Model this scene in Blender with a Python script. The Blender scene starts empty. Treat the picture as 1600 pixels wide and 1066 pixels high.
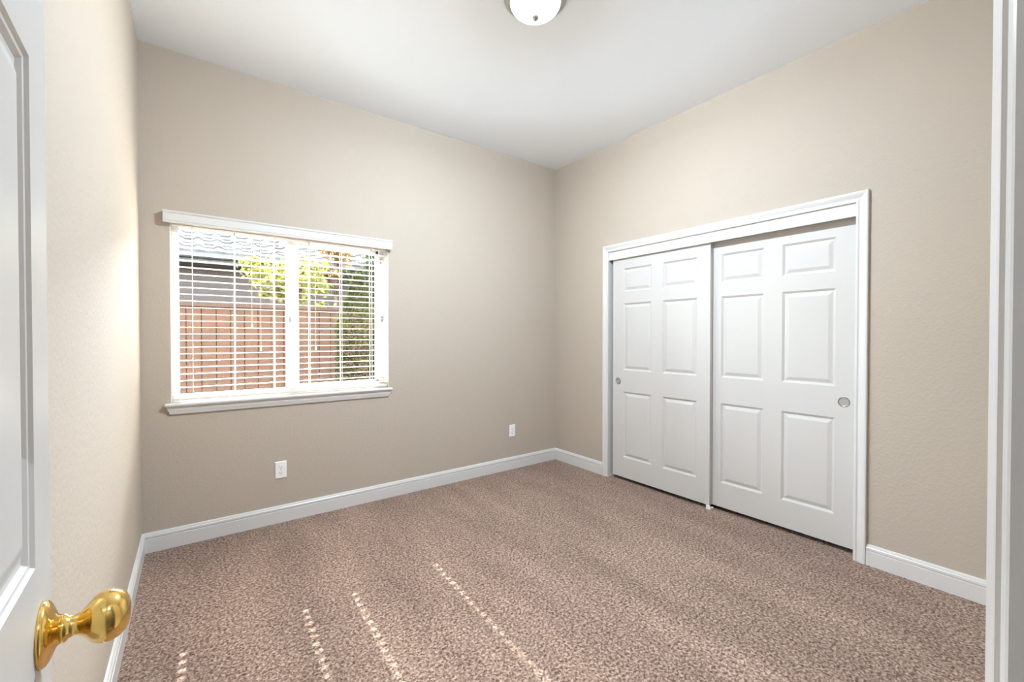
import bpy, bmesh, math, random
from mathutils import Vector, Matrix, Euler

# ------------------------------------------------------------------ camera
scene = bpy.context.scene
C = scene.collection
PI = math.pi
CAM = Vector((-3.001, -3.281, 1.27))
cam_data = bpy.data.cameras.new('camera')
cam = bpy.data.objects.new('camera', cam_data)
C.objects.link(cam)
cam.location = CAM
cam.rotation_euler = (math.radians(90 - 0.65), 0, -math.atan2(0.5966, 0.802))
cam_data.sensor_width = 36.0
cam_data.lens = 669.0 / 1600.0 * 36.0
cam_data.clip_start = 0.01
scene.camera = cam

# ------------------------------------------------------------------ world, sun, exposure
SUN_DIR = Vector((-0.025, -0.777, -0.629)).normalized()
world = bpy.data.worlds.new('sky')
scene.world = world
world.use_nodes = True
wn = world.node_tree
wn.nodes.clear()
w_out = wn.nodes.new('ShaderNodeOutputWorld')
w_bg = wn.nodes.new('ShaderNodeBackground')
w_sky = wn.nodes.new('ShaderNodeTexSky')
w_sky.sky_type = 'NISHITA'
w_sky.sun_disc = False
w_sky.sun_elevation = math.radians(39)
w_sky.sun_rotation = 0.0
w_sky.air_density = 1.0
w_sky.dust_density = 2.0
SKY_STRENGTH = 6.5
w_bg.inputs['Strength'].default_value = SKY_STRENGTH
w_hs = wn.nodes.new('ShaderNodeHueSaturation')
w_hs.inputs['Saturation'].default_value = 0.45      # hazy, whitish sky
wn.links.new(w_sky.outputs['Color'], w_hs.inputs['Color'])
wn.links.new(w_hs.outputs['Color'], w_bg.inputs['Color'])
wn.links.new(w_bg.outputs['Background'], w_out.inputs['Surface'])


def lamp(name, kind, energy, loc, rot=None, color=(1, 1, 1), **kw):
    d = bpy.data.lights.new(name, kind)
    d.energy = energy
    d.color = color
    for k, v in kw.items():
        setattr(d, k, v)
    o = bpy.data.objects.new(name, d)
    C.objects.link(o)
    o.location = loc
    if rot is not None:
        o.rotation_euler = rot
    return o


sun = lamp('sun', 'SUN', 45.0, (0, 6, 6), SUN_DIR.to_track_quat('-Z', 'Y').to_euler(), (1.0, 0.97, 0.93), angle=math.radians(0.53))
portal = lamp('window_daylight_portal', 'AREA', 1.0, (-2.44, 0.19, 1.41), (math.radians(-90), 0, 0), shape='RECTANGLE', size=1.36, size_y=1.12)
portal.data.cycles.is_portal = True

DOME_WATTS = 240.0      # point light added under the dome to brighten the whole room
LAMP_SIGN = -1.0
HALL_FILL_WATTS = 66.0  # strength of the added hall lamp behind the camera
DOME_GLOW = 1.1     # glow of the frosted glass itself

vs = scene.view_settings
scene.display_settings.display_device = 'sRGB'
vs.view_transform = 'Standard'
vs.look = 'None'
vs.gamma = 1.0
vs.use_curve_mapping = False
vs.exposure = 0.63
scene.cycles.max_bounces = 14
scene.cycles.diffuse_bounces = 8
scene.cycles.glossy_bounces = 4
scene.cycles.transparent_max_bounces = 24
scene.cycles.sample_clamp_indirect = 6.0
scene.cycles.use_denoising = True

# ------------------------------------------------------------------ materials
def srgb(r, g, b):
    def f(c):
        c /= 255.0
        return c / 12.92 if c <= 0.04045 else ((c + 0.055) / 1.055) ** 2.4
    return (f(r), f(g), f(b), 1.0)


def mat(name, col, rough=0.5, metal=0.0, spec=0.5, bump=None, mottle=None, coat=0.0, emit=None):
    """bump = (scale, strength, distance); mottle = (scale, amount)"""
    m = bpy.data.materials.new(name)
    m.use_nodes = True
    nt = m.node_tree
    p = nt.nodes['Principled BSDF']
    p.inputs['Base Color'].default_value = col
    p.inputs['Roughness'].default_value = rough
    p.inputs['Metallic'].default_value = metal
    p.inputs['Specular IOR Level'].default_value = spec
    p.inputs['Coat Weight'].default_value = coat
    geo = nt.nodes.new('ShaderNodeNewGeometry')
    if mottle:
        n = nt.nodes.new('ShaderNodeTexNoise')
        n.inputs['Scale'].default_value = mottle[0]
        n.inputs['Detail'].default_value = 4
        mr = nt.nodes.new('ShaderNodeMapRange')
        mr.inputs['From Min'].default_value = 0.3
        mr.inputs['From Max'].default_value = 0.7
        mr.inputs['To Min'].default_value = 1 - mottle[1]
        mr.inputs['To Max'].default_value = 1 + mottle[1]
        mx = nt.nodes.new('ShaderNodeVectorMath')
        mx.operation = 'SCALE'
        mx.inputs[0].default_value = col[:3]
        nt.links.new(geo.outputs['Position'], n.inputs['Vector'])
        nt.links.new(n.outputs['Fac'], mr.inputs['Value'])
        nt.links.new(mr.outputs['Result'], mx.inputs['Scale'])
        nt.links.new(mx.outputs['Vector'], p.inputs['Base Color'])
    if bump:
        n = nt.nodes.new('ShaderNodeTexNoise')
        n.inputs['Scale'].default_value = bump[0]
        n.inputs['Detail'].default_value = 3
        b = nt.nodes.new('ShaderNodeBump')
        b.inputs['Strength'].default_value = bump[1]
        b.inputs['Distance'].default_value = bump[2]
        nt.links.new(geo.outputs['Position'], n.inputs['Vector'])
        nt.links.new(n.outputs['Fac'], b.inputs['Height'])
        nt.links.new(b.outputs['Normal'], p.inputs['Normal'])
    if emit:
        p.inputs['Emission Color'].default_value = emit[0]
        p.inputs['Emission Strength'].default_value = emit[1]
    return m


M = {}
M['wall'] = mat('beige_wall_paint', srgb(180, 169, 155), 0.75, spec=0.3, bump=(70, 0.35, 0.004), mottle=(2.0, 0.008))
M['ceiling'] = mat('white_ceiling_paint', srgb(241, 246, 252), 0.9, spec=0.2, bump=(60, 0.15, 0.003))
M['trim'] = mat('white_semigloss_trim', srgb(210, 208, 205), 0.32, spec=0.45)
M['door'] = mat('white_door_paint', srgb(198, 195, 191), 0.38, spec=0.45, bump=(160, 0.08, 0.001))
M['vinyl'] = mat('white_window_vinyl', srgb(200, 202, 206), 0.35)
M['slat'] = mat('white_faux_wood_slat', srgb(222, 216, 206), 0.45)
M['cord'] = mat('white_woven_cord', srgb(244, 240, 232), 0.8)
M['brass'] = mat('polished_brass', (0.83, 0.56, 0.17, 1), 0.13, metal=1.0)
M['nickel'] = mat('brushed_nickel', srgb(170, 168, 162), 0.32, metal=1.0)
M['pull_dish'] = mat('satin_nickel_dish', srgb(190, 190, 188), 0.45, metal=0.9)
M['plastic'] = mat('white_outlet_plastic', srgb(238, 236, 233), 0.35)
M['slot'] = mat('dark_slot', srgb(60, 58, 56), 0.6)
M['latch'] = mat('grey_latch_metal', srgb(120, 122, 124), 0.5)
M['steel'] = mat('zinc_track', srgb(150, 150, 148), 0.4, metal=0.8)
M['fence'] = mat('weathered_redwood', srgb(60, 42, 31), 0.85, spec=0.2, mottle=(6, 0.10), bump=(40, 0.15, 0.002))
M['fence_post'] = mat('redwood_post', srgb(53, 38, 31), 0.85, spec=0.2)
M['stucco'] = mat('taupe_stucco', srgb(53, 46, 43), 0.9, spec=0.2, bump=(30, 0.3, 0.01))
M['fascia'] = mat('grey_fascia', srgb(43, 43, 43), 0.7)
M['soil'] = mat('dry_soil', srgb(64, 57, 47), 0.95, spec=0.1, mottle=(4, 0.2))
M['bark'] = mat('tree_bark', srgb(59, 46, 37), 0.9, spec=0.1)
M['exterior'] = mat('exterior_wall_paint', srgb(200, 188, 170), 0.9)


def leaf_mat(name, c1, c2):
    m = bpy.data.materials.new(name)
    m.use_nodes = True
    nt = m.node_tree
    nt.nodes.clear()
    out = nt.nodes.new('ShaderNodeOutputMaterial')
    geo = nt.nodes.new('ShaderNodeNewGeometry')
    ramp = nt.nodes.new('ShaderNodeMix')
    ramp.data_type = 'RGBA'
    ramp.inputs[6].default_value = c1
    ramp.inputs[7].default_value = c2
    nt.links.new(geo.outputs['Random Per Island'], ramp.inputs[0])
    d = nt.nodes.new('ShaderNodeBsdfDiffuse')
    t = nt.nodes.new('ShaderNodeBsdfTranslucent')
    mx = nt.nodes.new('ShaderNodeMixShader')
    mx.inputs[0].default_value = 0.5
    nt.links.new(ramp.outputs[2], d.inputs['Color'])
    nt.links.new(ramp.outputs[2], t.inputs['Color'])
    nt.links.new(d.outputs[0], mx.inputs[1])
    nt.links.new(t.outputs[0], mx.inputs[2])
    nt.links.new(mx.outputs[0], out.inputs['Surface'])
    return m


M['leaf_yellow'] = leaf_mat('yellow_green_leaves', srgb(72, 72, 34), srgb(112, 108, 58))
M['leaf_orange'] = leaf_mat('orange_leaves', srgb(79, 56, 30), srgb(91, 71, 46))
M['leaf_olive'] = leaf_mat('olive_leaves', srgb(30, 35, 18), srgb(56, 57, 33))
M['leaf_dark'] = leaf_mat('dark_green_leaves', srgb(25, 30, 20), srgb(46, 50, 34))


def glass_mat():
    m = bpy.data.materials.new('window_glass')
    m.use_nodes = True
    nt = m.node_tree
    nt.nodes.clear()
    out = nt.nodes.new('ShaderNodeOutputMaterial')
    tr = nt.nodes.new('ShaderNodeBsdfTransparent')
    tr.inputs['Color'].default_value = (0.96, 0.98, 0.97, 1)
    gl = nt.nodes.new('ShaderNodeBsdfGlossy')
    gl.inputs['Roughness'].default_value = 0.02
    fr = nt.nodes.new('ShaderNodeFresnel')
    fr.inputs['IOR'].default_value = 1.22     # coated glass, weak reflections
    mx = nt.nodes.new('ShaderNodeMixShader')
    nt.links.new(fr.outputs[0], mx.inputs[0])
    nt.links.new(tr.outputs[0], mx.inputs[1])
    nt.links.new(gl.outputs[0], mx.inputs[2])
    nt.links.new(mx.outputs[0], out.inputs['Surface'])
    return m


M['glass'] = glass_mat()


def roof_mat():
    m = mat('concrete_roof_tile', srgb(190, 188, 186), 0.8, spec=0.2)
    nt = m.node_tree
    p = nt.nodes['Principled BSDF']
    geo = nt.nodes.new('ShaderNodeNewGeometry')
    n = nt.nodes.new('ShaderNodeTexNoise')
    n.inputs['Scale'].default_value = 3.5
    cr = nt.nodes.new('ShaderNodeValToRGB')
    cr.color_ramp.elements[0].position = 0.35
    cr.color_ramp.elements[0].color = srgb(51, 49, 48)
    cr.color_ramp.elements[1].position = 0.65
    cr.color_ramp.elements[1].color = srgb(69, 69, 67)
    nt.links.new(geo.outputs['Position'], n.inputs['Vector'])
    nt.links.new(n.outputs['Fac'], cr.inputs['Fac'])
    nt.links.new(cr.outputs['Color'], p.inputs['Base Color'])
    return m


M['roof'] = roof_mat()


def carpet_mat():
    m = bpy.data.materials.new('brown_frieze_carpet')
    m.use_nodes = True
    nt = m.node_tree
    p = nt.nodes['Principled BSDF']
    p.inputs['Roughness'].default_value = 1.0
    p.inputs['Specular IOR Level'].default_value = 0.05
    p.inputs['Sheen Weight'].default_value = 0.25
    p.inputs['Sheen Roughness'].default_value = 0.5
    p.inputs['Sheen Tint'].default_value = srgb(230, 205, 190)
    geo = nt.nodes.new('ShaderNodeNewGeometry')
    L = nt.links.new
    # tuft speckle: two noises, sizes about 6 mm and 14 mm
    n1 = nt.nodes.new('ShaderNodeTexNoise')
    n1.inputs['Scale'].default_value = 95
    n1.inputs['Detail'].default_value = 2.5
    n1.inputs['Distortion'].default_value = 0.6
    L(geo.outputs['Position'], n1.inputs['Vector'])
    cr = nt.nodes.new('ShaderNodeValToRGB')
    e = cr.color_ramp.elements
    e[0].position = 0.34
    e[0].color = srgb(82, 63, 53)
    e[1].position = 0.66
    e[1].color = srgb(178, 158, 146)
    mid = cr.color_ramp.elements.new(0.5)
    mid.color = srgb(134, 112, 99)
    L(n1.outputs['Fac'], cr.inputs['Fac'])
    # vacuum and foot marks where the pile leans another way
    mp = nt.nodes.new('ShaderNodeMapping')
    mp.inputs['Scale'].default_value = (2.6, 0.7, 1)
    mp.inputs['Rotation'].default_value = (0, 0, 0.12)
    L(geo.outputs['Position'], mp.inputs['Vector'])
    n2 = nt.nodes.new('ShaderNodeTexNoise')
    n2.inputs['Scale'].default_value = 1.6
    n2.inputs['Detail'].default_value = 3
    L(mp.outputs['Vector'], n2.inputs['Vector'])
    mr = nt.nodes.new('ShaderNodeMapRange')
    mr.inputs['From Min'].default_value = 0.35
    mr.inputs['From Max'].default_value = 0.68
    mr.inputs['To Min'].default_value = 0.86
    mr.inputs['To Max'].default_value = 1.16
    L(n2.outputs['Fac'], mr.inputs['Value'])
    vm = nt.nodes.new('ShaderNodeVectorMath')
    vm.operation = 'SCALE'
    L(cr.outputs['Color'], vm.inputs[0])
    L(mr.outputs['Result'], vm.inputs['Scale'])
    L(vm.outputs['Vector'], p.inputs['Base Color'])
    b = nt.nodes.new('ShaderNodeBump')
    b.inputs['Strength'].default_value = 0.9
    b.inputs['Distance'].default_value = 0.008
    L(n1.outputs['Fac'], b.inputs['Height'])
    L(b.outputs['Normal'], p.inputs['Normal'])
    return m


M['carpet'] = carpet_mat()

# ------------------------------------------------------------------ helpers
def obj(name, bm, material, parent=None, smooth=False, loc=None, bevel=0.0):
    me = bpy.data.meshes.new(name)
    bmesh.ops.recalc_face_normals(bm, faces=bm.faces[:])
    bm.to_mesh(me)
    bm.free()
    if smooth:
        for p in me.polygons:
            p.use_smooth = True
    me.materials.append(material)
    o = bpy.data.objects.new(name, me)
    C.objects.link(o)
    if parent is not None:
        o.parent = parent
    if loc is not None:
        o.location = loc
    if bevel > 0:
        b = o.modifiers.new('bevel', 'BEVEL')
        b.width = bevel
        b.segments = 2
        b.limit_method = 'ANGLE'
    return o


def tag(o, label=None, cat=None, group=None, kind=None):
    if label: o['label'] = label
    if cat: o['category'] = cat
    if group: o['group'] = group
    if kind: o['kind'] = kind
    return o


def empty(name, loc=(0, 0, 0), rotz=0.0):
    o = bpy.data.objects.new(name, None)
    C.objects.link(o)
    o.location = loc
    o.rotation_euler = (0, 0, rotz)
    o.empty_display_size = 0.1
    return o


def box(bm, x0, x1, y0, y1, z0, z1):
    v = [bm.verts.new(p) for p in ((x0, y0, z0), (x1, y0, z0), (x1, y1, z0), (x0, y1, z0),
                                   (x0, y0, z1), (x1, y0, z1), (x1, y1, z1), (x0, y1, z1))]
    for f in ((0, 3, 2, 1), (4, 5, 6, 7), (0, 1, 5, 4), (1, 2, 6, 5), (2, 3, 7, 6), (3, 0, 4, 7)):
        bm.faces.new([v[i] for i in f])


def loft(bm, rings, closed_ring=True, caps=False):
    """rings: lists of points; joins ring i to ring i+1"""
    vr = [[bm.verts.new(p) for p in r] for r in rings]
    n = len(vr[0])
    for a, b in zip(vr, vr[1:]):
        for i in range(n if closed_ring else n - 1):
            j = (i + 1) % n
            bm.faces.new((a[i], a[j], b[j], b[i]))
    if caps:
        bm.faces.new(vr[0][::-1])
        bm.faces.new(vr[-1])
    return vr


def lathe(bm, prof, seg=40, axis='Z', origin=(0, 0, 0), cap=True):
    """prof: (r, h) along axis"""
    ox, oy, oz = origin
    rings = []
    for r, h in prof:
        ring = []
        for i in range(seg):
            a = 2 * PI * i / seg
            c, s = r * math.cos(a), r * math.sin(a)
            if axis == 'Z': ring.append((ox + c, oy + s, oz + h))
            elif axis == 'X': ring.append((ox + h, oy + c, oz + s))
            else: ring.append((ox + c, oy + h, oz + s))
        rings.append(ring)
    loft(bm, rings, caps=cap)


def tube(bm, pts, r, seg=8):
    rings = []
    for i, p in enumerate(pts):
        p = Vector(p)
        d = Vector(pts[min(i + 1, len(pts) - 1)]) - Vector(pts[max(i - 1, 0)])
        q = d.to_track_quat('Z', 'Y')
        rr = r[i] if isinstance(r, (list, tuple)) else r
        rings.append([p + q @ Vector((rr * math.cos(2 * PI * k / seg), rr * math.sin(2 * PI * k / seg), 0)) for k in range(seg)])
    loft(bm, rings, caps=True)


def wall_with_hole(bm, axis, pos0, pos1, a0, a1, z0, z1, hole=None):
    """wall slab normal to axis ('x' or 'y') between pos0 and pos1, spanning a0..a1, hole=(ha0,ha1,hz0,hz1)"""
    def b(s0, s1, t0, t1):
        if s1 - s0 < 1e-6 or t1 - t0 < 1e-6: return
        if axis == 'y': box(bm, s0, s1, pos0, pos1, t0, t1)
        else: box(bm, pos0, pos1, s0, s1, t0, t1)
    if not hole:
        b(a0, a1, z0, z1)
        return
    h0, h1, k0, k1 = hole
    b(a0, h0, z0, z1)
    b(h1, a1, z0, z1)
    b(h0, h1, z0, k0)
    b(h0, h1, k1, z1)


# ------------------------------------------------------------------ room shell
W = 3.25          # room is 3.25 m wide (x from -W to 0)
YB = -3.249       # inner face of the wall with the doorway
H = 2.976
WX0, WX1, WZ0, WZ1 = -3.112, -1.770, 0.862, 1.985     # window opening
CY0, CY1, CZ = -2.498, -0.705, 2.022                  # closet opening
DX0, DX1, DZ = -3.125, -2.400, 2.04                   # entry doorway

bm = bmesh.new(); box(bm, -W, 0.0, YB - 0.12, 0, -0.03, 0)
floor = obj('floor', bm, M['carpet'])
tag(floor, 'brown speckled cut pile carpet covering the bedroom floor', 'carpet', kind='structure')
bm = bmesh.new(); box(bm, -W - 0.12, 0.12, YB - 0.12, 0.16, H, H + 0.1)
tag(obj('ceiling', bm, M['ceiling']), 'smooth white ceiling above the beige walls', 'ceiling', kind='structure')
bm = bmesh.new(); wall_with_hole(bm, 'y', 0, 0.16, -W - 0.12, 0.12, -0.03, H, (WX0, WX1, WZ0, WZ1))
tag(obj('wall_back', bm, M['wall']), 'beige textured wall with the window in it', 'wall', kind='structure')
bm = bmesh.new(); wall_with_hole(bm, 'x', 0, 0.11, YB - 0.12, 0, -0.03, H, (CY0 - 0.005, CY1 + 0.005, -0.03, CZ + 0.005))
tag(obj('wall_right', bm, M['wall']), 'beige textured wall with the closet opening', 'wall', kind='structure')
bm = bmesh.new(); box(bm, -W - 0.12, -W, YB - 0.12, 0, -0.03, H)
tag(obj('wall_left', bm, M['wall']), 'beige textured wall behind the open white door', 'wall', kind='structure')
bm = bmesh.new(); wall_with_hole(bm, 'y', YB - 0.12, YB, -W, 0, -0.03, H, (DX0 - 0.012, DX1 + 0.012, 0, DZ + 0.012))
tag(obj('wall_front', bm, M['wall']), 'beige wall that the entry doorway goes through', 'wall', kind='structure')

# baseboards -----------------------------------------------------------------
BB = [(0, 0), (0.015, 0), (0.015, 0.079), (0.0095, 0.0805), (0.0095, 0.0845), (0.0135, 0.087), (0.013, 0.098), (0.009, 0.103), (0.0095, 0.106), (0.006, 0.113), (0.0, 0.115)]


def baseboard(name, p0, p1, inward, label, m0=0.0, m1=0.0):
    """p0->p1 along the wall at floor level; inward = unit vector into the room; m0/m1 = mitre per unit depth"""
    bm = bmesh.new()
    p0, p1, inward = Vector(p0), Vector(p1), Vector(inward)
    d = (p1 - p0).normalized()
    r0 = [p0 + inward * u + d * (m0 * u) + Vector((0, 0, z)) for u, z in BB]
    r1 = [p1 + inward * u - d * (m1 * u) + Vector((0, 0, z)) for u, z in BB]
    loft(bm, [r0, r1], caps=True)
    return tag(obj(name, bm, M['trim']), label, 'baseboard', kind='structure')


baseboard('baseboard_back', (-W, 0, 0), (0, 0, 0), (0, -1, 0), 'white moulded baseboard under the window wall', 1, 1)
baseboard('baseboard_left', (-W, YB, 0), (-W, 0, 0), (1, 0, 0), 'white moulded baseboard behind the open door', 0, 1)
baseboard('baseboard_right', (0, 0, 0), (0, CY1 + 0.059, 0), (-1, 0, 0), 'short white baseboard between room corner and closet', 1, 0)
baseboard('baseboard_right_near', (0, CY0 - 0.059, 0), (0, YB, 0), (-1, 0, 0), 'white baseboard right of the closet casing', 0, 1)
baseboard('baseboard_front', (0, YB, 0), (DX1 + 0.059, YB, 0), (0, 1, 0), 'white baseboard beside the entry doorway', 1, 0)

# casings ----------------------------------------------------------------------
CS = [(0, 0), (0, 0.009), (0.004, 0.0115), (0.011, 0.0115), (0.016, 0.0085), (0.022, 0.009), (0.034, 0.0145), (0.042, 0.0175), (0.050, 0.019), (0.056, 0.0175), (0.058, 0.014), (0.058, 0)]


def casing(name, to_world, s0, s1, top, label, prof=CS):
    bm = bmesh.new()
    cols = []
    for u, d in prof:
        cols.append([to_world(s0 - u, 0, d), to_world(s0 - u, top + u, d), to_world(s1 + u, top + u, d), to_world(s1 + u, 0, d)])
    rings = [[c[i] for c in cols] for i in range(4)]
    loft(bm, rings, caps=True)
    return tag(obj(name, bm, M['trim']), label, 'door casing', kind='structure')


casing('trim_1', lambda s, z, d: (-d, s, z), CY0, CY1, CZ, 'white moulded casing around the sliding closet doors')
casing('trim_2', lambda s, z, d: (s, YB + d, z), DX0, DX1, DZ, 'white moulded casing around the entry doorway at right edge',
       [(0, 0), (0, 0.009), (0.003, 0.0112), (0.014, 0.0150), (0.016, 0.0190), (0.020, 0.0205), (0.046, 0.0275), (0.052, 0.0278), (0.057, 0.024), (0.058, 0)])

# closet jamb + fascia + closet interior
bm = bmesh.new()
box(bm, 0.0, 0.11, CY0 - 0.005, CY0 + 0.012 - 0.012, 0, CZ)      # jamb linings
box(bm, 0.0, 0.11, CY1, CY1 + 0.005, 0, CZ)
box(bm, 0.0, 0.11, CY0 - 0.005, CY1 + 0.005, CZ, CZ + 0.005)
box(bm, 0.001, 0.015, CY0, CY1, 1.948, CZ)                          # header fascia that hides the track
tag(obj('trim_3', bm, M['trim']), 'white closet jamb with flat header board above the sliding doors', 'door frame', kind='structure')
bm = bmesh.new()
box(bm, 0.11, 0.72, CY0 - 0.30, CY0 - 0.25, 0, 2.4)
box(bm, 0.11, 0.72, CY1 + 0.25, CY1 + 0.30, 0, 2.4)
box(bm, 0.72, 0.77, CY0 - 0.30, CY1 + 0.30, 0, 2.4)
box(bm, 0.11, 0.77, CY0 - 0.30, CY1 + 0.30, 2.4, 2.45)
tag(obj('wall_closet', bm, M['wall']), 'plain closet walls behind the sliding doors', 'wall', kind='structure')
bm = bmesh.new(); box(bm, 0.0, 0.72, CY0 - 0.25, CY1 + 0.25, -0.03, -0.001)
tag(obj('floor_closet', bm, M['carpet']), 'carpet inside the closet behind the sliding doors', 'carpet', kind='structure')

# entry door frame lining
bm = bmesh.new()
box(bm, DX1, DX1 + 0.012, YB - 0.12, YB, 0, DZ)
box(bm, DX0 - 0.012, DX0, YB - 0.12, YB, 0, DZ)
box(bm, DX0 - 0.012, DX1 + 0.012, YB - 0.12, YB, DZ, DZ + 0.012)
tag(obj('trim_4', bm, M['trim']), 'plain white door jamb lining at the right edge', 'door frame', kind='structure')


# ------------------------------------------------------------------ six panel doors
def panel_face(bm, w, z0, z1, y, sgn, cols, rows):
    """moulded face in the plane y; sgn=-1 faces -y. cols/rows = panel spans"""
    xs = sorted({0.0, w, *[c for s in cols for c in s]})
    zs = sorted({z0, z1, *[c for s in rows for c in s]})
    for i in range(len(xs) - 1):
        for j in range(len(zs) - 1):
            a, b, c, d = xs[i], xs[i + 1], zs[j], zs[j + 1]
            if (a, b) in cols and (c, d) in rows:
                prof = [(0, 0), (0.003, 0.0035), (0.006, 0.0042), (0.010, 0.0085), (0.014, 0.0095), (0.019, 0.0085), (0.036, 0.0025), (0.040, 0.0020)]
                rings = []
                for t, dep in prof:
                    yy = y - sgn * dep
                    rings.append([(a + t, yy, c + t), (b - t, yy, c + t), (b - t, yy, d - t), (a + t, yy, d - t)])
                vr = loft(bm, rings)
                bm.faces.new(vr[-1])
            else:
                bm.faces.new([bm.verts.new(p) for p in ((a, y, c), (b, y, c), (b, y, d), (a, y, d))])


def door_leaf_bm(w, z0, z1, th, cols, rows):
    bm = bmesh.new()
    cols = [tuple(c) for c in cols]; rows = [tuple(r) for r in rows]
    panel_face(bm, w, z0, z1, 0.0, -1, cols, rows)
    panel_face(bm, w, z0, z1, th, 1, cols, rows)
    for q in (((0, 0, z0), (0, th, z0), (0, th, z1), (0, 0, z1)), ((w, 0, z0), (w, th, z0), (w, th, z1), (w, 0, z1)),
              ((0, 0, z0), (w, 0, z0), (w, th, z0), (0, th, z0)), ((0, 0, z1), (w, 0, z1), (w, th, z1), (0, th, z1))):
        bm.faces.new([bm.verts.new(p) for p in q])
    bmesh.ops.remove_doubles(bm, verts=bm.verts[:], dist=1e-5)
    return bm


ROWS_C = [(0.207, 0.784), (0.972, 1.556), (1.657, 1.861)]
# closet doors face -x: local x runs toward -y
def closet_door(name, x_face, y_start, w, cols, pull_x, pull_z, label):
    root = empty(name, (x_face, y_start, 0), -PI / 2)      # local +x -> world -y ; local -y -> world -x
    tag(root, label, 'sliding door', group='white sliding closet doors', kind='structure')
    obj('door_leaf', door_leaf_bm(w, 0.030, 1.985, 0.034, cols, ROWS_C), M['door'], root)
    bm = bmesh.new()
    prof = [(0.0295, 0.0), (0.0295, -0.0025), (0.0275, -0.0035), (0.0245, -0.003), (0.0235, -0.0005)]
    lathe(bm, prof, 40, 'Y', (pull_x, 0, pull_z), cap=False)
    ring = obj('finger_pull', bm, M['nickel'], root, smooth=True)
    ring['label'] = 'round recessed nickel finger pull'
    bm = bmesh.new()
    lathe(bm, [(0.0236, -0.0006), (0.020, -0.0004), (0.010, -0.0003)], 40, 'Y', (pull_x, 0, pull_z))
    d = obj('pull_dish', bm, M['pull_dish'], ring, smooth=False)
    return root


closet_door('door_2', 0.022, -0.738, 0.900, [(0.114, 0.400), (0.505, 0.797)], 0.059, 0.873,
            'left sliding closet door with small pull near the room corner')
closet_door('door_3', 0.062, -1.592, 0.902, [(0.107, 0.393), (0.506, 0.794)], 0.838, 0.884,
            'right sliding closet door set behind the left one')
bm = bmesh.new()
box(bm, 0.016, 0.061, -1.650, -1.615, 0.0, 0.012)
box(bm, 0.016, 0.0205, -1.648, -1.617, 0.012, 0.030)
tag(obj('floor_guide', bm, M['plastic'], bevel=0.001), 'small white plastic floor guide where the two closet doors meet', 'door guide')

# ------------------------------------------------------------------ entry door (open against the left wall)
d_dir = Vector((-0.038, 0.999, 0)).normalized()
KN = Vector((-3.139, -2.590, 0))            # point of the leaf face under the knob
free_end = 0.052
LEAF = 0.675
hinge = KN - d_dir * (LEAF - free_end)
rz = math.atan2(d_dir.y, d_dir.x)           # local +x runs from hinge to free edge, local -y faces the room
door = empty('door_1', hinge, rz)
tag(door, 'open white panelled entry door with brass knob at left edge', 'door', kind='structure')
w = LEAF
obj('door_leaf', door_leaf_bm(w, 0.015, 2.03, 0.035, [(0.095, 0.290), (0.385, w - 0.075)], [(0.22, 0.80), (1.022, 1.565), (1.66, 1.90)]), M['door'], door)
kx = LEAF - free_end
KZ = 0.938
def knob(side):
    s = -1 if side == 'room' else 1
    y0 = 0 if s < 0 else 0.035
    rose_p = [(0.0345, 0.0), (0.0345, 0.0025), (0.033, 0.005), (0.029, 0.0075), (0.023, 0.010), (0.0165, 0.0125), (0.0145, 0.016), (0.0, 0.016)]
    bm = bmesh.new()
    lathe(bm, [(max(r, 1e-4), y * s) for r, y in rose_p], 56, 'Y', (kx, y0, KZ))
    r = obj('door_rose', bm, M['brass'], door, smooth=True)
    sc = 1.0 if s < 0 else 0.62
    knob_p = [(0.0145, 0.015), (0.0150, 0.019), (0.0118, 0.022), (0.0108, 0.026), (0.0125, 0.031), (0.0175, 0.036), (0.0235, 0.041), (0.0272, 0.047),
              (0.0285, 0.053), (0.0280, 0.059), (0.0255, 0.065), (0.0205, 0.0705), (0.014, 0.0735), (0.007, 0.0745), (0.0, 0.0748)]
    bm = bmesh.new()
    lathe(bm, [(max(rr, 1e-4), (0.015 + (y - 0.015) * sc) * s) for rr, y in knob_p], 64, 'Y', (kx, y0, KZ))
    k = obj('door_knob', bm, M['brass'], door, smooth=True)
    k['label'] = 'polished brass knob'
knob('room'); knob('wall')
bm = bmesh.new(); box(bm, LEAF - 0.0005, LEAF + 0.0012, 0.006, 0.029, KZ - 0.028, KZ + 0.028)
obj('latch_plate', bm, M['brass'], door)
for hz in (0.22, 1.02, 1.82):
    bm = bmesh.new(); tube(bm, [(-0.004, 0.041, hz - 0.045), (-0.004, 0.041, hz + 0.045)], 0.0055, 12)
    obj('hinge', bm, M['brass'], door, smooth=False)

# ------------------------------------------------------------------ window
win = empty('window_1', ((WX0 + WX1) / 2, 0, WZ0))
tag(win, 'white vinyl sliding window with two panes in the beige wall', 'window', kind='structure')
def wpart(name, bm, m, parent=win, **k):
    o = obj(name, bm, m, None, **k)
    o.parent = parent
    base = Vector(win.location)
    o.location = -base
    return o
bm = bmesh.new()
FY0, FY1 = 0.095, 0.155
fw = 0.040
box(bm, WX0, WX0 + fw, FY0, FY1, WZ0, WZ1); box(bm, WX1 - fw, WX1, FY0, FY1, WZ0, WZ1)
box(bm, WX0 + fw, WX1 - fw, FY0, FY1, WZ0, WZ0 + fw); box(bm, WX0 + fw, WX1 - fw, FY0, FY1, WZ1 - fw, WZ1)
wpart('window_frame', bm, M['vinyl'], bevel=0.002)
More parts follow.
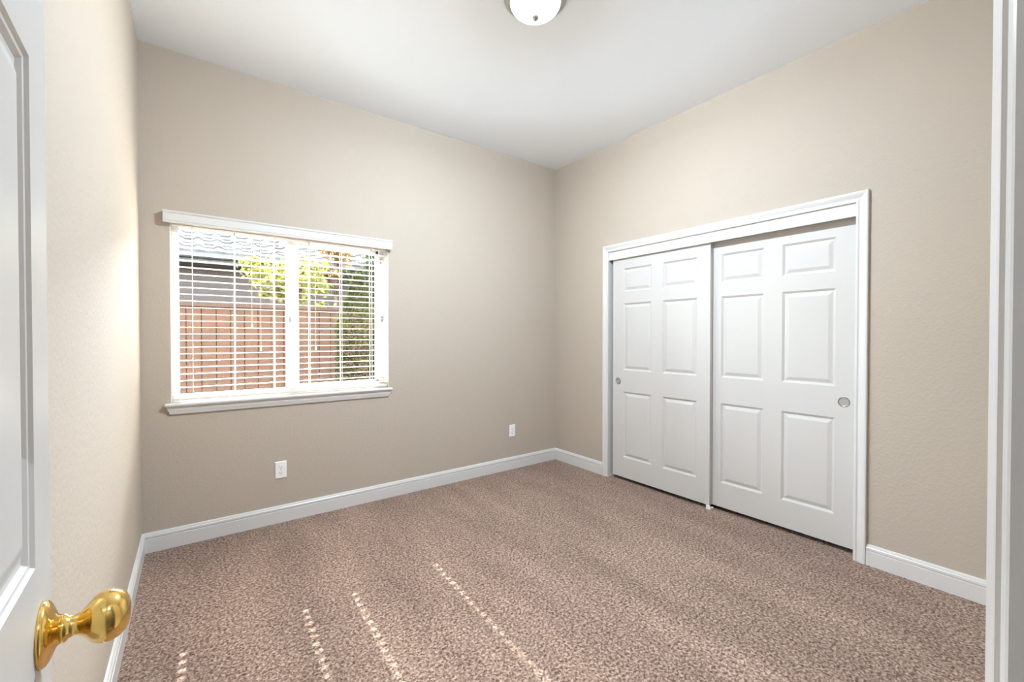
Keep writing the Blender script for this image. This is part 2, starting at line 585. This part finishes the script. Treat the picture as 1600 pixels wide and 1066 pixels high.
# reveal liner, painted white
bm = bmesh.new()
box(bm, WX0 - 0.0, WX0 + 0.003, 0.0005, FY0, WZ0, WZ1); box(bm, WX1 - 0.003, WX1, 0.0005, FY0, WZ0, WZ1)
box(bm, WX0, WX1, 0.0005, FY0, WZ1 - 0.003, WZ1)
wpart('jamb_liner', bm, M['trim'])
# mullion where the two sashes meet
MX0, MX1 = -2.474, -2.391
bm = bmesh.new()
box(bm, MX0, MX0 + 0.040, FY0 + 0.006, FY0 + 0.036, WZ0 + fw, WZ1 - fw)
box(bm, MX1 - 0.040, MX1, FY0 + 0.014, FY0 + 0.050, WZ0 + fw, WZ1 - fw)
box(bm, MX0 + 0.036, MX1 - 0.036, FY0 + 0.010, FY0 + 0.034, WZ0 + fw, WZ1 - fw)
wpart('mullion', bm, M['vinyl'], bevel=0.0015)
bm = bmesh.new(); s = 0.022
box(bm, WX1 - fw - s, WX1 - fw, FY0 + 0.014, FY0 + 0.045, WZ0 + fw, WZ1 - fw)
box(bm, MX1, WX1 - fw, FY0 + 0.014, FY0 + 0.045, WZ0 + fw, WZ0 + fw + s)
box(bm, MX1, WX1 - fw, FY0 + 0.014, FY0 + 0.045, WZ1 - fw - s, WZ1 - fw)
sash = wpart('sash', bm, M['vinyl'], bevel=0.0015)
for a, b in ((WX0 + fw, MX0 + 0.01), (MX1 - 0.01, WX1 - fw)):
    bm = bmesh.new(); box(bm, a, b, FY0 + 0.026, FY0 + 0.030, WZ0 + fw - 0.005, WZ1 - fw + 0.005)
    wpart('window_pane', bm, M['glass'])
for lx, lz in ((-2.452, 1.385), (-1.792, 1.405), (-1.800, 1.865)):
    bm = bmesh.new(); box(bm, lx - 0.007, lx + 0.007, FY0 - 0.008, FY0 + 0.004, lz - 0.022, lz + 0.022)
    box(bm, lx - 0.003, lx + 0.003, FY0 - 0.016, FY0 - 0.008, lz - 0.006, lz + 0.014)
    wpart('window_latch', bm, M['latch'], bevel=0.001)
# stool (sill) and apron
bm = bmesh.new()
y_f = -0.032
pr = [(0.0945, 0.0), (y_f + 0.006, 0.0), (y_f + 0.001, -0.004), (y_f, -0.009), (y_f + 0.001, -0.014), (y_f + 0.006, -0.018), (0.0, -0.018)]
SX0, SX1 = -3.140, -1.748
r0 = []; 
box(bm, WX0, WX1, -0.001, 0.0945, WZ0, WZ0 + 0.004)
pf = [(0.0, 0.004), (y_f + 0.006, 0.004), (y_f + 0.001, 0.0), (y_f, -0.006), (y_f + 0.001, -0.011), (y_f + 0.006, -0.015), (0.0, -0.015)]
loft(bm, [[(SX0, y, WZ0 + z) for y, z in pf], [(SX1, y, WZ0 + z) for y, z in pf]], caps=True)
wpart('window_sill', bm, M['trim'])
bm = bmesh.new()
ap = [(0, -0.015), (-0.024, -0.015), (-0.024, -0.020), (-0.018, -0.026), (-0.016, -0.040), (-0.011, -0.056), (-0.010, -0.062), (0, -0.062)]
loft(bm, [[(SX0 + 0.006 + (-z - 0.015) * 0.35, y, WZ0 + z) for y, z in ap], [(SX1 - 0.006 - (-z - 0.015) * 0.35, y, WZ0 + z) for y, z in ap]], caps=True)
wpart('sill_apron', bm, M['trim'])

# ------------------------------------------------------------------ blind
blind = empty('window_blind', ((WX0 + WX1) / 2, 0.045, WZ0))
tag(blind, 'white horizontal slat blind with valance hanging in the window', 'blind')
BO = -Vector(blind.location)
def bpart(name, bm, m, parent=None, **k):
    o = obj(name, bm, m, parent or blind, **k)
    if parent is None: o.location = BO
    return o
LADX = [-3.004, -2.783, -2.556, -2.336, -2.118, -1.896]
HOLES = (0, 2, 3, 5)
BX0, BX1 = WX0 + 0.008, WX1 - 0.008
BYC = 0.040
PITCH = 0.0412
SLW = 0.050
tilt = math.radians(1.3)
zs0 = 0.912
nsl = 25
bm = bmesh.new()
hw, hl = 0.0095, 0.0065
for k in range(nsl):
    zc = zs0 + k * PITCH
    ys = [-SLW / 2, -hl, hl, SLW / 2]
    xs = [BX0]
    for i in HOLES: xs += [LADX[i] - hw, LADX[i] + hw]
    xs.append(BX1)
    def P(x, y, top):
        crown = 0.0010 * (1 - (2 * y / SLW) ** 2)
        z = crown + (0.0009 if top else -0.0009)
        return (x, BYC + y, zc - math.tan(tilt) * y + z)
    grid = {}
    for t in (0, 1):
        for i, x in enumerate(xs):
            for j, y in enumerate(ys):
                grid[t, i, j] = bm.verts.new(P(x, y, t))
    nx, ny = len(xs) - 1, len(ys) - 1
    solid = lambda i, j: 0 <= i < nx and 0 <= j < ny and not (j == 1 and i % 2 == 1)
    for i in range(nx):
        for j in range(ny):
            if not solid(i, j): continue
            for t in (0, 1):
                bm.faces.new((grid[t, i, j], grid[t, i + 1, j], grid[t, i + 1, j + 1], grid[t, i, j + 1]))
            for di, dj, a, b in ((-1, 0, (i, j), (i, j + 1)), (1, 0, (i + 1, j), (i + 1, j + 1)), (0, -1, (i, j), (i + 1, j)), (0, 1, (i, j + 1), (i + 1, j + 1))):
                if not solid(i + di, j + dj):
                    bm.faces.new((grid[0, a[0], a[1]], grid[0, b[0], b[1]], grid[1, b[0], b[1]], grid[1, a[0], a[1]]))
sl = bpart('slats', bm, M['slat'])
sl['label'] = 'horizontal white slats'
bm = bmesh.new(); box(bm, BX0, BX1, BYC - 0.025, BYC + 0.025, zs0 - 0.036, zs0 - 0.020)
bpart('bottom_rail', bm, M['slat'], bevel=0.004)
bm = bmesh.new(); box(bm, BX0, BX1, BYC - 0.022, BYC + 0.030, 1.945, 1.983)
bpart('head_rail', bm, M['slat'])
# valance: moulded board in front of the wall with returns
bm = bmesh.new()
VX0, VX1, VZ0, VZ1 = -3.142, -1.752, 1.944, 2.014
vp = [(0.0, VZ0), (-0.034, VZ0), (-0.036, VZ0 + 0.004), (-0.036, VZ0 + 0.010), (-0.039, VZ0 + 0.014), (-0.039, VZ1 - 0.016), (-0.044, VZ1 - 0.008), (-0.044, VZ1), (0.0, VZ1)]
vp2 = vp[:]
loft(bm, [[(VX0, y, z) for y, z in [(-0.026, VZ0)] + vp[1:-1] + [(-0.026, VZ1)]], [(VX1, y, z) for y, z in [(-0.026, VZ0)] + vp[1:-1] + [(-0.026, VZ1)]]], caps=True)
box(bm, VX0, VX0 + 0.010, -0.026, -0.001, VZ0, VZ1)
box(bm, VX1 - 0.010, VX1, -0.026, -0.001, VZ0, VZ1)
va = bpart('valance', bm, M['trim'])
for i, lx in enumerate(LADX):
    bm = bmesh.new()
    hs = 0.0024
    zt = 1.95
    for yy in (BYC - SLW / 2 - 0.0012, BYC + SLW / 2 + 0.0012):
        box(bm, lx - hs, lx + hs, yy - 0.0005, yy + 0.0005, zs0 - 0.03, zt)
    for k in range(nsl):
        zc = zs0 + k * PITCH - 0.0022
        box(bm, lx + 0.0100, lx + 0.0115, BYC - SLW / 2, BYC + SLW / 2, zc - 0.0005, zc + 0.0004)
    bpart('ladder_cord', bm, M['cord'])
# pull cords
for cx, z0 in ((-2.640, 1.17), (-2.690, 1.32), (-2.300, 1.17)):
    bm = bmesh.new()
    tube(bm, [(cx, BYC - 0.031, 1.95), (cx, BYC - 0.031, 1.6), (cx, BYC - 0.031, z0 + 0.03)], 0.0011, 6)
    c = bpart('pull_cord', bm, M['cord'])
    bm = bmesh.new()
    lathe(bm, [(0.0015, 0.034), (0.0045, 0.024), (0.006, 0.008), (0.005, 0.0)], 12, 'Z', (cx, BYC - 0.031, z0))
    t = obj('tassel', bm, M['plastic'], c, smooth=True)

# ------------------------------------------------------------------ outlets
def outlet(x, z, label):
    root = empty('wall_outlet', (x, 0, z))
    tag(root, label, 'outlet', group='white duplex outlets on the window wall')
    bm = bmesh.new()
    a, b = 0.035, 0.0575
    loft(bm, [[(-a, -0.0005, -b), (a, -0.0005, -b), (a, -0.0005, b), (-a, -0.0005, b)],
              [(-a, -0.003, -b), (a, -0.003, -b), (a, -0.003, b), (-a, -0.003, b)],
              [(-a + 0.004, -0.006, -b + 0.004), (a - 0.004, -0.006, -b + 0.004), (a - 0.004, -0.006, b - 0.004), (-a + 0.004, -0.006, b - 0.004)]], caps=True)
    obj('cover_plate', bm, M['plastic'], root)
    for zz in (-0.0195, 0.0195):
        bm = bmesh.new()
        ring = []
        for k in range(28):
            t = 2 * PI * k / 28
            ring.append((max(-0.0165, min(0.0165, 0.0195 * math.cos(t))), zz + 0.0145 * math.sin(t)))
        loft(bm, [[(px, -0.0059, pz) for px, pz in ring], [(px, -0.0075, pz) for px, pz in ring]], caps=True)
        r = obj('socket', bm, M['plastic'], root)
        bm = bmesh.new()
        box(bm, -0.0080, -0.0055, -0.0077, -0.0074, zz - 0.001, zz + 0.0075)
        box(bm, 0.0055, 0.0075, -0.0077, -0.0074, zz, zz + 0.0070)
        lathe(bm, [(0.0026, -0.0077), (0.0026, -0.0074)], 12, 'Y', (0, 0, zz - 0.0075))
        obj('slot', bm, M['slot'], r)
    bm = bmesh.new(); lathe(bm, [(0.003, -0.0058), (0.003, -0.0068)], 14, 'Y', (0, 0, 0))
    obj('screw', bm, M['steel'], root)
outlet(-2.529, 0.358, 'white duplex outlet below the window near the left')
outlet(-0.560, 0.365, 'white duplex outlet near the far room corner')

# ------------------------------------------------------------------ ceiling lamp
LX, LY = -1.608, -1.606
def ceiling_lamp(x, y, label, watts, glass):
    root = empty('ceiling_lamp', (x, y, H))
    tag(root, label, 'ceiling lamp')
    bm = bmesh.new()
    lathe(bm, [(0.150, -0.0005), (0.158, -0.003), (0.160, -0.008), (0.156, -0.013), (0.147, -0.016), (0.144, -0.020), (0.146, -0.024), (0.141, -0.029), (0.133, -0.031), (0.125, -0.030), (0.123, -0.026)], 72, 'Z', cap=False)
    obj('rim', bm, M['nickel'], root, smooth=True)
    bm = bmesh.new()
    prof = []
    R, D = 0.128, 0.066
    for k in range(15):
        t = PI / 2 * k / 14
        prof.append((max(R * math.cos(t), 0.0008), -0.026 - D * math.sin(t)))
    lathe(bm, prof, 72, 'Z')
    g = obj('glass_dome', bm, glass, root, smooth=True)
    g['label'] = 'frosted white glass dome'
    bm = bmesh.new()
    lathe(bm, [(0.006, -0.085), (0.011, -0.0905), (0.0105, -0.0925), (0.0128, -0.0950), (0.0150, -0.0990), (0.0153, -0.1030), (0.0138, -0.1075), (0.0105, -0.1115), (0.0055, -0.1140), (0.0005, -0.1148)], 28, 'Z')
    f = obj('finial', bm, M['nickel'], root, smooth=True)
    l = lamp('lamp_light', 'POINT', watts, (x, y, H - 0.119), (0, 0, 0), (0.74, 0.87, 1.0), shadow_soft_size=0.0)
    # emission curve shaped to even out walls and ceiling: most of it straight down, some sideways, nothing steeply up
    l.data.use_nodes = True
    nt = l.data.node_tree
    em = nt.nodes['Emission']

    def math_node(op, a, b=None, c=None):
        n = nt.nodes.new('ShaderNodeMath')
        n.operation = op
        for k, v in enumerate((a, b, c)):
            if v is None: continue
            if isinstance(v, (int, float)): n.inputs[k].default_value = v
            else: nt.links.new(v, n.inputs[k])
        return n.outputs[0]
    tc = nt.nodes.new('ShaderNodeTexCoord')
    sx = nt.nodes.new('ShaderNodeSeparateXYZ')
    nt.links.new(tc.outputs['Normal'], sx.inputs[0])
    down = math_node('MULTIPLY', sx.outputs['Z'], LAMP_SIGN)
    up = math_node('MAXIMUM', math_node('MULTIPLY', down, -1.0), 0.001)
    side = math_node('MINIMUM', math_node('DIVIDE', 0.00030, math_node('POWER', up, 3.0)), 0.28)
    edge = nt.nodes.new('ShaderNodeMapRange')
    edge.interpolation_type = 'SMOOTHSTEP'
    edge.inputs['From Min'].default_value = -0.42
    edge.inputs['From Max'].default_value = -0.10
    nt.links.new(down, edge.inputs['Value'])
    side = math_node('MULTIPLY', side, edge.outputs['Result'])
    lobe = math_node('MULTIPLY_ADD', math_node('MAXIMUM', down, 0.0), 0.72, side)
    nt.links.new(lobe, em.inputs['Strength'])
    return root
M['dome'] = mat('lit_frosted_glass', srgb(250, 250, 248), 0.25, emit=((0.97, 0.98, 1.0, 1), DOME_GLOW))
M['hall_fill_dome'] = mat('softly_lit_frosted_glass', srgb(250, 250, 248), 0.25, emit=((0.95, 0.98, 1.0, 1), 1.0))  # glowing glass of the added hall lamp
ceiling_lamp(LX, LY, 'flush ceiling lamp with frosted glass dome and nickel rim', DOME_WATTS, M['dome'])

# ------------------------------------------------------------------ hall behind the camera
HY0 = -4.75
bm = bmesh.new()
box(bm, -4.3, -4.2, HY0, YB - 0.12, -0.03, H)
box(bm, -0.6, -0.5, HY0, YB - 0.12, -0.03, H)
box(bm, -4.3, -0.5, HY0 - 0.1, HY0, -0.03, H)
box(bm, -4.2, -W - 0.12, YB - 0.12, YB - 0.02, -0.03, H)
tag(obj('wall_hall', bm, M['wall']), 'beige hallway walls outside the bedroom doorway', 'wall', kind='structure')
bm = bmesh.new(); box(bm, -4.3, -0.5, HY0 - 0.1, YB - 0.12, H, H + 0.1)
tag(obj('ceiling_hall', bm, M['ceiling']), 'white hallway ceiling outside the bedroom doorway', 'ceiling', kind='structure')
bm = bmesh.new(); box(bm, -4.3, -0.5, HY0 - 0.1, YB - 0.12, -0.03, 0)
tag(obj('floor_hall', bm, M['carpet']), 'brown carpet of the hallway outside the doorway', 'carpet', kind='structure')
ceiling_lamp(-2.6, -4.05, 'unseen flush ceiling lamp added in the hallway to light the bedroom', HALL_FILL_WATTS, M['hall_fill_dome'])  # added out of view as fill light through the doorway

# ------------------------------------------------------------------ outside
GZ = -0.15
bm = bmesh.new(); box(bm, -14, 16, 0.16, 26, GZ - 0.1, GZ)
tag(obj('ground', bm, M['soil']), 'bare yard ground outside the window', 'ground', kind='structure')

# fence
FY, FT = 2.70, 1.645
fence = empty('wooden_fence', (0, FY, GZ))
tag(fence, 'reddish brown vertical board fence outside the window', 'fence')
bm = bmesh.new()
random.seed(4)
x = -9.0
while x < 9.0:
    wv = 0.138
    dz = random.uniform(-0.004, 0.004)
    dy = random.uniform(0, 0.004)
    box(bm, x + 0.004, x + wv - 0.004, -0.012 + dy, 0.006 + dy, 0.02, FT - GZ - 0.04 + dz)
    box(bm, x - 0.012, x + 0.016, 0.0104, 0.0119, 0.02, FT - GZ - 0.05)      # lap strip closing the gap between two boards
    x += wv
obj('fence_boards', bm, M['fence'], fence)
bm = bmesh.new(); box(bm, -9, 9, -0.05, 0.05, FT - GZ - 0.04, FT - GZ)
obj('top_rail', bm, M['fence_post'], fence)
bm = bmesh.new(); box(bm, -9, 9, 0.012, 0.05, 0.3, 0.39); box(bm, -9, 9, 0.012, 0.05, 1.3, 1.39)
obj('back_rail', bm, M['fence_post'], fence)
for px in (-7.2, -4.8, -3.62, -0.30, 2.1, 4.5):
    bm = bmesh.new(); box(bm, px - 0.045, px + 0.045, 0.012, 0.10, 0, FT - GZ - 0.041)
    obj('fence_post', bm, M['fence_post'], fence)

# neighbour's house
EY, EZ = 6.0, 2.72
house = empty('neighbouring_house', (0, 0, GZ))
tag(house, 'taupe single storey house with pale tiled roof beyond the fence', 'house')
def hpart(name, bm, m, **k):
    o = obj(name, bm, m, house, **k); o.location = (0, 0, -GZ); return o
HX0, HX1 = -8.0, 9.0
bm = bmesh.new(); box(bm, HX0 + 0.5, HX1 - 0.5, EY + 0.5, EY + 8, GZ, EZ + 0.02)
hpart('house_wall', bm, M['stucco'])
bm = bmesh.new(); box(bm, HX0, HX1, EY, EY + 0.03, EZ - 0.17, EZ); 
hpart('fascia', bm, M['fascia'])
bm = bmesh.new(); box(bm, HX0, HX1, EY + 0.03, EY + 0.5, EZ - 0.17, EZ - 0.15)
hpart('soffit', bm, M['fascia'])
bm = bmesh.new()
tube(bm, [(HX0, EY - 0.05, EZ - 0.04), (HX1, EY - 0.05, EZ - 0.04)], 0.055, 12)
hpart('gutter', bm, M['fascia'])
# tiled roof: overlapping courses of rolled tiles as one wavy surface
pitch = math.radians(21)
rows = 15
course = 0.34
step = 0.052
bm = bmesh.new()
NX = int((HX1 - HX0) / 0.042)
for r in range(rows):
    a0, a1 = r * course, (r + 1) * course + 0.02
    line = []
    for (s, lift) in ((a0, 0.0), (a0, step), (a1, 0.004)):
        pts = []
        for i in range(NX + 1):
            xx = HX0 + (HX1 - HX0) * i / NX
            ph = (xx / 0.30) % 1.0
            wv = 0.045 * (math.sin(PI * min(ph / 0.55, 1.0)) if ph < 0.55 else 0.0)
            h = lift + (wv if lift > 0 else 0)
            pts.append(bm.verts.new((xx, EY - 0.06 + s * math.cos(pitch) - h * math.sin(pitch), EZ + s * math.sin(pitch) + h * math.cos(pitch))))
        line.append(pts)
    for a, b in zip(line, line[1:]):
        for i in range(NX):
            bm.faces.new((a[i], a[i + 1], b[i + 1], b[i]))
L = rows * course
yr, zr = EY - 0.06 + L * math.cos(pitch), EZ + L * math.sin(pitch)
q = [bm.verts.new(p) for p in ((HX0, yr, zr + 0.01), (HX1, yr, zr + 0.01), (HX1, yr + 5, EZ), (HX0, yr + 5, EZ))]
bm.faces.new(q)
hpart('tiled_roof', bm, M['roof'])

# foliage
def leaves(bm, centre, radii, n, size, seed, shape='ellipsoid', droop=0.0):
    rnd = random.Random(seed)
    c = Vector(centre)
    clumps = [Vector((rnd.gauss(0, .45), rnd.gauss(0, .45), rnd.gauss(0, .5))) for _ in range(34)]
    for _ in range(n):
        if shape == 'column':
            a = rnd.uniform(0, 2 * PI); rr = rnd.uniform(0.55, 1) ** 0.5; hz = rnd.uniform(-1, 1)
            taper = min(1.0, (1 - hz) * 1.6 + 0.15)
            p = Vector((math.cos(a) * rr * taper * radii[0], math.sin(a) * rr * taper * radii[1], hz * radii[2]))
        else:
            k = rnd.choice(clumps)
            v = k + Vector((rnd.gauss(0, .13), rnd.gauss(0, .13), rnd.gauss(0, .11)))
            if v.length > 1.25: v *= 1.25 / v.length
            p = Vector((v.x * radii[0], v.y * radii[1], v.z * radii[2]))
        s = size * rnd.uniform(0.6, 1.3)
        q = Euler((rnd.uniform(-1.2, 1.2), rnd.uniform(-1.2, 1.2), rnd.uniform(0, 6.28))).to_matrix()
        pts = [(-s, 0, 0), (-0.2 * s, -0.42 * s, 0.10 * s), (s, 0, -0.1 * s), (-0.2 * s, 0.42 * s, 0.10 * s)]
        vv = [bm.verts.new(c + p + q @ Vector(t)) for t in pts]
        bm.faces.new((vv[0], vv[1], vv[2])); bm.faces.new((vv[0], vv[2], vv[3]))
    return [c + Vector((k.x * radii[0], k.y * radii[1], k.z * radii[2])) for k in clumps]


def tree(name, base, crown, radii, n, size, seed, leafm, label, cat='tree', shape='ellipsoid', trunk_r=0.03):
    root = empty(name, base)
    tag(root, label, cat)
    off = -Vector(base)
    bm = bmesh.new()
    cl = leaves(bm, crown, radii, n, size, seed, shape)
    o = obj('foliage', bm, leafm, root); o.location = off
    bm = bmesh.new()
    b = Vector(base); c = Vector(crown)
    top = c + Vector((0, 0, radii[2] * 0.4))
    m1 = b.lerp(top, 0.5) + Vector((0.03, 0, 0))
    tube(bm, [b, m1, top], [trunk_r, trunk_r * 0.8, trunk_r * 0.25], 8)
    if shape != 'column':
        for k in cl[::3]:
            st = m1.lerp(top, 0.35)
            tube(bm, [st, st.lerp(k, 0.5) + Vector((0, 0, 0.03)), k], [trunk_r * 0.35, trunk_r * 0.25, trunk_r * 0.1], 5)
    o = obj('trunk', bm, M['bark'], root, smooth=True); o.location = off


tree('leafy_tree', (-1.95, 3.25, GZ), (-1.92, 3.25, 1.98), (0.55, 0.30, 0.46), 1500, 0.050, 7, M['leaf_yellow'], 'young yellow-green tree showing above the fence behind the mullion')
tree('leafy_tree', (-1.12, 4.0, GZ), (-1.18, 4.0, 2.72), (0.30, 0.30, 0.40), 700, 0.045, 12, M['leaf_orange'], 'sparse tree with orange leaves above the fence right of the yellow-green one')
tree('columnar_shrub', (-1.40, 2.05, GZ), (-1.39, 2.05, 0.92), (0.26, 0.24, 1.10), 5200, 0.028, 3, M['leaf_olive'], 'tall olive green columnar shrub in front of the fence at right', 'shrub', 'column')
tree('leafy_tree', (-0.10, 5.0, GZ), (-0.05, 5.0, 2.35), (0.62, 0.4, 0.75), 2200, 0.050, 21, M['leaf_dark'], 'darker green tree beyond the fence above the columnar shrub')
